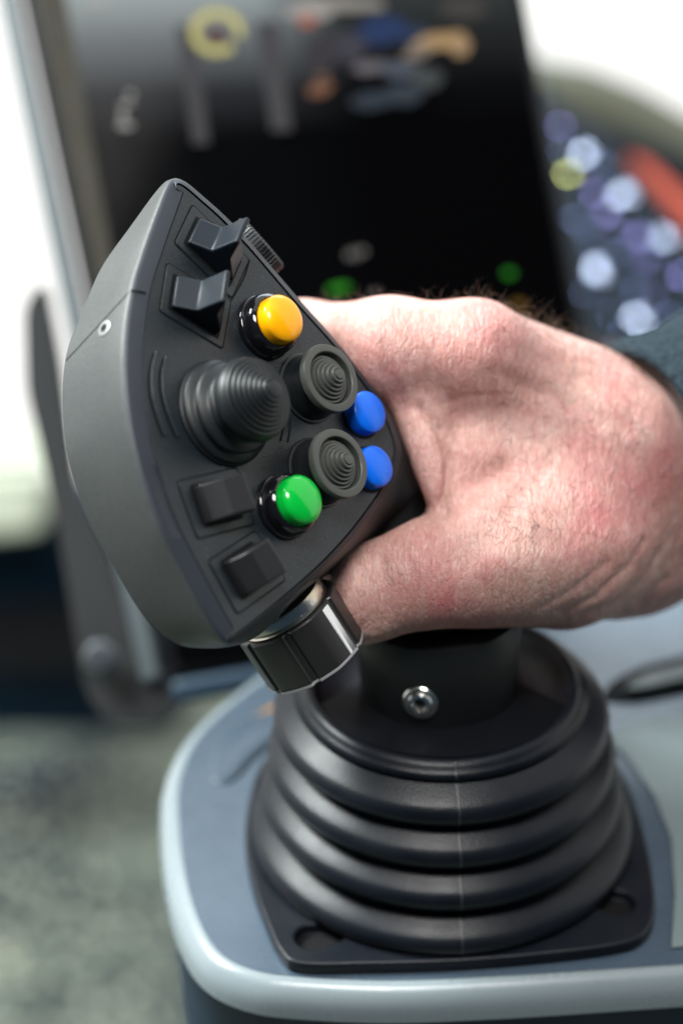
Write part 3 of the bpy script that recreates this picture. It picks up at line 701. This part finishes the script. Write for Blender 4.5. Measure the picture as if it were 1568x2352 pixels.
# ---- dial knob below the head
ka=(RIGHT*0.50-UP*0.80-BACK*0.36).normalized()
kc=C(664,1420,604)
kx=(RIGHT*0.84+UP*0.55); kx=(kx-ka*kx.dot(ka)).normalized(); ky=ka.cross(kx).normalized()
if ky.dot(BACK)<0: ky=-ky
def dial_pt(th,r,h): return kc+(kx*math.cos(th)+ky*math.sin(th))*r*MM+ka*h*MM
lathe('dial_ring',[(9,-6),(11.3,-6),(11.8,-5.2),(11.8,-3.4),(11.2,-3.0),(12.0,-2.4)],kc,ka,M['brushed'],jo,64)
# knob: faceted body with flutes
nn=144; R=13.9; rr=[]
for k in range(nn):
    th=2*math.pi*k/nn; f=(th%(math.pi/5))-(math.pi/10)          # ten flats
    r=R*(0.55+0.45*math.cos(math.pi/10)/math.cos(f)) 
    d=min(abs((math.degrees(th)-g+180)%360-180) for g in (36,100,150,210,270,330))
    if d<2.6: r-=0.7
    rr.append(r)
hs=[(-2.2,0.88),(-2.2,0.975),(-1.85,1.0),(12.2,1.0),(12.9,0.985),(13.2,0.95)]
V=[dial_pt(2*math.pi*k/nn,rr[k]*s,h) for h,s in hs for k in range(nn)];F=[]
for j in range(len(hs)-1):
    for k in range(nn): F.append((j*nn+k,j*nn+(k+1)%nn,(j+1)*nn+(k+1)%nn,(j+1)*nn+k))
F+=[tuple(range(nn)),tuple((len(hs)-1)*nn+k for k in range(nn))]
dk=link('dial_knob',V,F,mat('dial_black',(0.020,0.019,0.019),0.38,bump=(1500,0.03)),jo,sharp=25)
# pale rim and pointer stripe
V=[];F=[]
for r0,h0 in ((1.003,12.4),(1.006,13.1),(0.97,13.5),(0.90,13.55)):
    V+=[dial_pt(2*math.pi*k/nn,rr[k]*r0+0.08,h0) for k in range(nn)]
for j in range(3):
    for k in range(nn): F.append((j*nn+k,j*nn+(k+1)%nn,(j+1)*nn+(k+1)%nn,(j+1)*nn+k))
link('dial_rim',V,F,mat('dial_rim_grey',(0.30,0.30,0.31),0.4),dk)
V=[];F=[]
ks=[int(nn*d/360) for d in range(44,56,2)]
for k in ks:
    for h in (-1.6,12.6): V+=[dial_pt(2*math.pi*k/nn,rr[k]+0.12,h)]
for i in range(len(ks)-1): F.append((2*i,2*i+1,2*i+3,2*i+2))
stp=link('pointer_stripe',V,F,M['white'],dk); sm_=stp.modifiers.new('s','SOLIDIFY'); sm_.thickness=0.3*MM; sm_.offset=-1
# =================================================================== HAND (one continuous implicit surface)
def cs(px,py,d): return np.array([(px-784)/FPX*d, -(py-1176)/FPX*d, -d])   # camera space, mm
def rc(p,a,b,ra,rb):
    ba=b-a; t=np.clip(((p-a)@ba)/ba.dot(ba),0,1)
    q=p-a-t[...,None]*ba; return np.sqrt((q*q).sum(-1))-(ra+(rb-ra)*t)
def smin(a,b,k):
    h=np.clip(0.5+0.5*(b-a)/k,0,1); return b*(1-h)+a*h-k*h*(1-h)
def hand_field(P):
    S=lambda x,y,d,r:(cs(x,y,d-8),r*(d-8)/FPX)
    def cap(a,b): return rc(P,a[0],b[0],a[1],b[1])
    # back of the hand
    f=cap(S(1465,1110,672,170),S(1330,1040,655,190))
    f=smin(f,cap(S(1400,1050,655,185),S(1130,890,648,150)),14)
    f=smin(f,cap(S(1440,1225,668,195),S(1290,1262,646,176)),14)
    f=smin(f,cap(S(1280,1235,640,172),S(1130,1280,628,142)),12)
    f=smin(f,cap(S(1450,945,672,112),S(1100,815,634,108)),7)      # index metacarpal
    f=smin(f,cap(S(1250,1100,650,150),S(1090,1060,636,95)),14)     # web muscle
    # middle, ring, little knuckles lie behind
    f=smin(f,cap(S(1430,1010,700,150),S(1180,880,690,120)),12)
    f=smin(f,cap(S(1460,1080,715,140),S(1230,980,715,120)),12)
    # wrist and forearm
    f=smin(f,cap(S(1530,1165,688,190),S(1950,1060,765,190)),16)
    # index finger
    g=cap(S(1080,806,632,110),S(895,806,634,116)); g=smin(g,cap(S(895,806,634,116),S(700,790,650,94)),6)
    g=smin(g,cap(S(700,786,652,92),S(610,880,684,84)),5); g=smin(g,cap(S(610,880,684,84),S(640,1000,690,78)),4)
    f=smin(f,g,8)
    # thumb
    g=cap(S(1150,1280,630,142),S(980,1318,622,112)); g=smin(g,cap(S(980,1318,622,112),S(845,1362,624,104)),7)
    g=smin(g,cap(S(845,1362,624,105),S(720,1412,634,98)),5); g=smin(g,cap(S(720,1412,634,96),S(655,1436,642,84)),5)
    f=smin(f,g,10)
    # fold of skin between index finger and thumb
    f=smin(f,cap(S(950,880,634,74),S(1006,1132,624,36)),3.5)
    # the other fingers wrap round the grip, behind the head
    for k,(y0,dd) in enumerate(((905,715),(1010,726),(1110,724))):
        a=S(1180+20*k,y0-20,690+12*k,105); b=S(900,y0,dd,86); c=S(740,y0+60,dd-6,78); e=S(720,y0+105,dd-34,70)
        g=smin(smin(cap(a,b),cap(b,c),4),cap(c,e),4); f=smin(f,g,5)
    # creases
    def carve(f,pts,r,k):
        for i in range(len(pts)-1):
            a=pts[i];b=pts[i+1]; c=rc(P,cs(*a),cs(*b),r,r); f=-smin(-f,c,k)
        return f
    return f
def carve_pass(f,P): return f
def surface_nets(F,org,h):
    s=F<0; nx,ny,nz=F.shape
    cnt=np.zeros((nx-1,ny-1,nz-1),np.float32); acc=np.zeros((nx-1,ny-1,nz-1,3),np.float32)
    corners=[(i,j,k) for i in (0,1) for j in (0,1) for k in (0,1)]
    sl=lambda o:(slice(o[0],nx-1+o[0]),slice(o[1],ny-1+o[1]),slice(o[2],nz-1+o[2]))
    for a in corners:
        for ax in range(3):
            if a[ax]==0:
                b=list(a); b[ax]=1; fa=F[sl(a)]; fb=F[sl(b)]; m=(fa<0)!=(fb<0)
                d=fa-fb; t=np.where(m,fa/np.where(d==0,1,d),0)
                cnt+=m
                for c in range(3):
                    acc[...,c]+=np.where(m,a[c]+(t if c==ax else 0),0)
    act=cnt>0; idx=-np.ones(act.shape,np.int64); idx[act]=np.arange(act.sum())
    ii=np.stack(np.nonzero(act),1).astype(np.float32)
    V=(ii+acc[act]/cnt[act][:,None])*h+org
    quads=[]
    for ax in range(3):
        o1,o2=[(1,2),(2,0),(0,1)][ax]
        a=[slice(1,-1)]*3; a[ax]=slice(0,-1); b=[slice(1,-1)]*3; b[ax]=slice(1,None)
        m=s[tuple(a)]!=s[tuple(b)]; fl=s[tuple(a)][m]
        p=np.stack(np.nonzero(m),1); p[:,o1]+=1; p[:,o2]+=1
        def at(d1,d2):
            q=p.copy(); q[:,o1]-=d1; q[:,o2]-=d2; return idx[q[:,0],q[:,1],q[:,2]]
        q=np.stack([at(0,0),at(1,0),at(1,1),at(0,1)],1); q[fl]=q[fl][:,::-1]; quads.append(q)
    return V,np.concatenate(quads)
def build_hand():
    h=1.0
    lo=np.array([-32.,-70.,-800.]); hi=np.array([165.,70.,-585.])
    n=((hi-lo)/h).astype(int)+1
    ax=[lo[i]+h*np.arange(n[i],dtype=np.float32) for i in range(3)]
    Fv=np.empty(n,np.float32)
    for i0 in range(0,n[0],20):
        g=np.stack(np.meshgrid(ax[0][i0:i0+20],ax[1],ax[2],indexing='ij'),-1).astype(np.float32)
        Fv[i0:i0+20]=hand_field(g)
    Fv[-1]=1;Fv[0]=1;Fv[:,:,0]=1;Fv[:,:,-1]=1;Fv[:,0]=1;Fv[:,-1]=1
    V,Q=surface_nets(Fv,lo,h)
    if np.einsum('ij,ij->i',V[Q[:,0]],np.cross(V[Q[:,1]],V[Q[:,2]])).sum()<0: Q=Q[:,::-1].copy()
    # smooth the lattice
    E=np.concatenate([Q[:,[0,1]],Q[:,[1,2]],Q[:,[2,3]],Q[:,[3,0]]])
    def lap(V):
        s=np.zeros_like(V); c=np.zeros(len(V)); 
        for a,b in ((0,1),(1,0)):
            for k in range(3): s[:,k]+=np.bincount(E[:,a],V[E[:,b],k],len(V))
            c+=np.bincount(E[:,a],minlength=len(V))
        return s/c[:,None]
    for _ in range(3): V=V*0.4+lap(V)*0.6
    # normals
    def normals(V):
        fn=np.cross(V[Q[:,2]]-V[Q[:,0]],V[Q[:,3]]-V[Q[:,1]]); nv=np.zeros_like(V)
        for k in range(4):
            for c in range(3): nv[:,c]+=np.bincount(Q[:,k],fn[:,c],len(V))
        return nv/np.maximum(np.linalg.norm(nv,axis=1),1e-9)[:,None]
    nv=normals(V)
    px=V[:,0]/-V[:,2]*FPX+784; py=1176-V[:,1]/-V[:,2]*FPX
    disp=np.zeros(len(V))
    def seg_d(pts):
        d=np.full(len(V),1e9)
        for (x0,y0),(x1,y1) in zip(pts[:-1],pts[1:]):
            dx,dy=x1-x0,y1-y0; t=np.clip(((px-x0)*dx+(py-y0)*dy)/(dx*dx+dy*dy),0,1)
            d=np.minimum(d,np.hypot(px-x0-t*dx,py-y0-t*dy))
        return d
    front=nv[:,2]>-0.2
    def groove(pts,wd,dp):
        disp[:]-=front*dp*np.exp(-(seg_d(pts)/wd)**2)
    def ridge(pts,wd,dp): groove(pts,wd,-dp)
    # anatomical folds (positions follow the skin of the hand)
    groove([(962,935),(1010,985),(1034,1050),(1032,1110),(1015,1165)],9,2.3)
    ridge([(1060,1000),(1068,1060),(1055,1120)],24,0.35)
    groove([(990,1172),(1050,1145),(1110,1105),(1160,1080)],26,1.4)
    groove([(890,850),(930,935)],16,0.5)
    groove([(1330,1420),(1420,1385),(1480,1330),(1510,1270)],9,0.55)
    groove([(1290,1410),(1370,1370),(1440,1300),(1470,1240)],9,0.5)
    groove([(1240,1400),(1320,1350),(1390,1290)],9,0.4)
    groove([(1380,1425),(1470,1390),(1530,1330)],9,0.5)
    groove([(848,1285),(862,1350),(858,1430)],9,0.6); groove([(826,1290),(838,1350),(836,1440)],8,0.5); groove([(870,1290),(885,1350),(884,1430)],10,0.4)
    ridge([(1130,745),(1300,810),(1440,870)],30,0.5)
    ridge([(1150,1300),(1300,1290),(1450,1240)],50,1.0)
    ridge([(1150,900),(1300,960),(1450,1010)],26,0.35)
    # creases across the joints and the folded wrist, each a little irregular
    rr_=np.random.default_rng(3)
    for k in range(9):
        x0=1230+k*34; groove([(x0,1436-k*7),(x0+62,1402-k*12),(x0+110,1350-k*13),(x0+136,1290-k*12)],rr_.uniform(9,13),rr_.uniform(.10,.30))
    for k in range(5):
        x0=812+k*17; groove([(x0-4+rr_.uniform(-4,4),1268),(x0+10,1330),(x0+6+rr_.uniform(-4,4),1400),(x0-8,1450)],rr_.uniform(5,7),rr_.uniform(.3,.6))
    for k in range(4):
        x0=880+k*20; groove([(x0,695),(x0+4+rr_.uniform(-4,4),760),(x0+10,840)],rr_.uniform(5,7),rr_.uniform(.2,.4))
    groove([(1000,930),(1080,910),(1170,905)],6,0.3); groove([(1010,980),(1070,985),(1120,965)],5,0.22)
    groove([(965,900),(980,850),(1000,780)],9,0.2)
    groove([(1060,1290),(1130,1230),(1200,1140),(1240,1080)],26,0.5); ridge([(1010,1240),(1100,1170),(1180,1100)],22,0.45)
    ridge([(1130,820),(1280,880),(1420,940)],18,0.35); groove([(1150,860),(1290,930),(1430,990)],18,0.35)
    # soft lumps
    for i in range(len(V)):
        p=Vector(V[i])*0.055; disp[i]+=0.35*mnoise.noise(p)+0.10*mnoise.noise(p*4.1)
    for _ in range(1): pass
    V=V+nv*disp[:,None]
    for _ in range(1): V=V*0.7+lap(V)*0.3
    nv=normals(V)
    R=np.array([list(RIGHT),list(UP),list(BACK)]); Wv=V*MM@R+np.array(CAMLOC); Wn=nv@R
    return Wv,Q,Wn,px,py
HV,HQ,HN,hpx,hpy=build_hand()
def skin_mat():
    m=bpy.data.materials.new('skin'); m.use_nodes=True; nt=m.node_tree; b=nt.nodes['Principled BSDF']; L=nt.links.new; N_=nt.nodes.new
    tc=N_('ShaderNodeTexCoord')
    def noise(scale,detail=4,rough=0.55,dist=0.0,src=None):
        n=N_('ShaderNodeTexNoise'); n.inputs['Scale'].default_value=scale; n.inputs['Detail'].default_value=detail; n.inputs['Roughness'].default_value=rough; n.inputs['Distortion'].default_value=dist
        L(src or tc.outputs['Object'],n.inputs['Vector']); return n.outputs[0]
    def rngm(x,a,b_,c=0.0,d=1.0):
        r=N_('ShaderNodeMapRange'); L(x,r.inputs[0]); r.inputs[1].default_value=a; r.inputs[2].default_value=b_; r.inputs[3].default_value=c; r.inputs[4].default_value=d; return r.outputs[0]
    def mix(f,a,b_):
        x=N_('ShaderNodeMix'); x.data_type='RGBA'
        (L(f,x.inputs[0]) if not isinstance(f,float) else setattr(x.inputs[0],'default_value',f))
        for s,v in ((6,a),(7,b_)):
            if isinstance(v,tuple): x.inputs[s].default_value=(*v,1)
            else: L(v,x.inputs[s])
        return x.outputs[2]
    def math_(op,a,b_):
        x=N_('ShaderNodeMath'); x.operation=op
        for i,v in enumerate((a,b_)):
            if isinstance(v,(int,float)): x.inputs[i].default_value=v
            else: L(v,x.inputs[i])
        return x.outputs[0]
    at=N_('ShaderNodeAttribute'); at.attribute_name='ruddy'
    c=mix(rngm(noise(60,4),0.40,0.62),(0.64,0.41,0.355),(0.56,0.315,0.27))
    red=math_('MULTIPLY',rngm(noise(38,6,0.65,0.4),0.38,0.66),rngm(at.outputs['Fac'],0,1,0.30,1.25))
    c=mix(red,c,(0.52,0.185,0.185))
    c=mix(rngm(noise(330,6,0.75),0.44,0.66,0,0.42),c,(0.42,0.185,0.17))
    c=mix(rngm(noise(520,3,0.6),0.58,0.74,0,0.25),c,(0.80,0.66,0.60))
    mpd=N_('ShaderNodeMapping'); L(tc.outputs['Object'],mpd.inputs['Vector']); mpd.inputs['Rotation'].default_value=(0.0,-0.45,0.0); mpd.inputs['Scale'].default_value=(1.0,0.4,0.17)
    st=N_('ShaderNodeTexNoise'); st.inputs['Scale'].default_value=900; st.inputs['Detail'].default_value=4; st.inputs['Roughness'].default_value=0.65; st.inputs['Distortion'].default_value=0.15; L(mpd.outputs[0],st.inputs['Vector'])
    c=mix(rngm(st.outputs[0],0.50,0.70,0,0.38),c,(0.40,0.17,0.15))
    c=mix(rngm(st.outputs[0],0.46,0.30,0,0.20),c,(0.82,0.70,0.64))
    wz=N_('ShaderNodeTexNoise'); wz.inputs['Scale'].default_value=330; wz.inputs['Detail'].default_value=3; wz.inputs['Distortion'].default_value=0.15; L(mpd.outputs[0],wz.inputs['Vector'])
    # fine directional wrinkle net
    mp=N_('ShaderNodeMapping'); L(tc.outputs['Object'],mp.inputs['Vector']); mp.inputs['Rotation'].default_value=(0.2,0.5,0.35); mp.inputs['Scale'].default_value=(1.0,0.4,0.42)
    mp2=N_('ShaderNodeMapping'); L(tc.outputs['Object'],mp2.inputs['Vector']); mp2.inputs['Rotation'].default_value=(-0.3,-0.5,-0.8); mp2.inputs['Scale'].default_value=(1.0,0.35,0.45)
    def vor(scale,src):
        d=N_('ShaderNodeTexNoise'); d.inputs['Scale'].default_value=scale*0.4; L(src,d.inputs['Vector'])
        a=N_('ShaderNodeVectorMath'); a.operation='SCALE'; L(d.outputs[1],a.inputs[0]); a.inputs['Scale'].default_value=1.2/scale
        s=N_('ShaderNodeVectorMath'); L(src,s.inputs[0]); L(a.outputs[0],s.inputs[1])
        v=N_('ShaderNodeTexVoronoi'); v.feature='DISTANCE_TO_EDGE'; v.inputs['Scale'].default_value=scale; L(s.outputs[0],v.inputs['Vector']); return v.outputs['Distance']
    v1=rngm(vor(620,mp.outputs[0]),0.0,0.16); v2=rngm(vor(760,mp2.outputs[0]),0.0,0.22); v3=rngm(vor(1300,tc.outputs['Object']),0.0,0.3)
    wr=rngm(noise(1,5,0.6,0.2,mp.outputs[0]),0,1)
    n1=N_('ShaderNodeTexNoise'); n1.inputs['Scale'].default_value=700; n1.inputs['Detail'].default_value=4; L(mp.outputs[0],n1.inputs['Vector'])
    hgt=math_('ADD',math_('ADD',math_('MULTIPLY',v1,0.2),math_('MULTIPLY',v2,0.4)),math_('ADD',math_('MULTIPLY',v3,0.25),math_('MULTIPLY',n1.outputs[0],0.7)))
    hgt=math_('ADD',math_('ADD',hgt,math_('MULTIPLY',st.outputs[0],-1.3)),math_('ADD',math_('MULTIPLY',noise(240,4),0.7),math_('MULTIPLY',wz.outputs[0],-2.3)))
    c=mix(math_('MULTIPLY',math_('SUBTRACT',1.0,v2),0.14),c,(0.36,0.14,0.12))
    L(c,b.inputs['Base Color'])
    bp=N_('ShaderNodeBump'); bp.inputs['Distance'].default_value=0.00022; bp.inputs['Strength'].default_value=1.0; L(hgt,bp.inputs['Height']); L(bp.outputs[0],b.inputs['Normal'])
    b.inputs['Roughness'].default_value=0.48; b.inputs['Specular IOR Level'].default_value=0.42
    b.inputs['Subsurface Weight'].default_value=0.35; b.inputs['Subsurface Radius'].default_value=(1.0,0.35,0.2); b.inputs['Subsurface Scale'].default_value=0.0016
    return m
org=C(1300,1100,650)
hand=link('person',[Vector(v) for v in HV],[tuple(int(i) for i in q) for q in HQ],skin_mat(),None,origin=org,sharp=None)
ru=np.zeros(len(HV))
for x,y,r in ((1060,760,90),(1330,960,130),(1400,1220,160),(1000,1370,110),(880,860,70),(1480,1100,120),(1150,1300,90)): ru=np.maximum(ru,np.exp(-((hpx-x)**2+(hpy-y)**2)/(r*r)))
a=hand.data.attributes.new('ruddy','FLOAT','POINT'); a.data.foreach_set('value',ru.astype(np.float32))
tag(hand,'bare right hand of a person with hairy reddish skin gripping the joystick','person')
# ---- hair
def hairs():
    V=[];F=[]
    vis=HN@np.array(list(BACK)) ; upn=HN@np.array(list(UP))
    def grow(idx,n,lmin,lmax,rad,curl):
        for i in rng.choice(idx,n):
            p=Vector(HV[i]); nr=Vector(HN[i]); L_=rng.uniform(lmin,lmax)*MM
            d=(nr*rng.uniform(.35,1)+RIGHT*rng.uniform(-.9,.5)+UP*rng.uniform(-.2,.5)).normalized(); pts=[p]; 
            w_=Vector(rng.normal(size=3)).normalized()*curl
            for s in range(10):
                pts.append(pts[-1]+d*L_/10); d=(d+w_*0.20+Vector(rng.normal(size=3))*0.04-nr*0.10).normalized()
            v,f=tube_geo(pts,rad*MM,3,base=len(V),taper=lambda t:1-0.8*t); V.extend(v);F.extend(f)
    top=np.nonzero((upn>0.35)&(vis<0.45)&(vis>-0.6)&(hpx>1080)&(hpx<1480)&(hpy<880))[0]
    grow(top,420,4,10,0.042,1.9)
    top2=np.nonzero((upn>0.5)&(vis<0.35)&(vis>-0.5)&(hpx>720)&(hpx<1150)&(hpy<760))[0]
    grow(top2,90,3,6.5,0.034,1.4)
    o=link('arm_hair',V,F,M['hair'],hand,sharp=None); o['kind']='stuff'; V=[];F=[]
    bk=np.nonzero((vis>0.15)&(hpx>1120)&(hpx<1540)&(hpy>760)&(hpy<1250))[0]
    Pd=bk
    for i in rng.choice(Pd,420):
        p=Vector(HV[i]); nr=Vector(HN[i]); L_=rng.uniform(2.5,6)*MM
        d=(RIGHT*rng.uniform(-1,-.1)+UP*rng.uniform(-1,.6)); d=(d-nr*d.dot(nr)).normalized(); pts=[p+nr*0.00002]
        w_=d.cross(nr)*rng.uniform(-.35,.35)
        for s in range(5):
            d=(d+w_).normalized(); q=pts[-1]+d*L_/5; pts.append(q)
        pts=[q+nr*0.00012*k for k,q in enumerate(pts)]
        v,f=tube_geo(pts,0.042*MM,3,base=len(V),taper=lambda t:1-0.7*t); V.extend(v);F.extend(f)
    o=link('skin_hair',V,F,mat('skin_hair_dark',(0.035,0.018,0.012),0.5),hand,sharp=None); o['kind']='stuff'
hairs()
# ---- sleeve cuff
def cuff():
    a0=C(1462,1066,652); a1=C(2100,900,700); ax=(a1-a0).normalized(); x,y,_=frame_from(ax,BACK)
    rings=[]
    for t,r in ((0.03,28.5),(0.0,30.0),(0.005,32.3),(0.04,33.8),(0.2,35),(0.3,38),(1,44)):
        c=a0+(a1-a0)*t
        rings.append([c+(x*math.cos(2*math.pi*k/120)*r+y*math.sin(2*math.pi*k/120)*r)*MM*(1+0.008*math.sin(k*2*math.pi/120*30)) for k in range(120)])
    loft('sleeve_cuff',rings,M['cuff'],hand,closed_ends=False,sharp=None)
cuff()
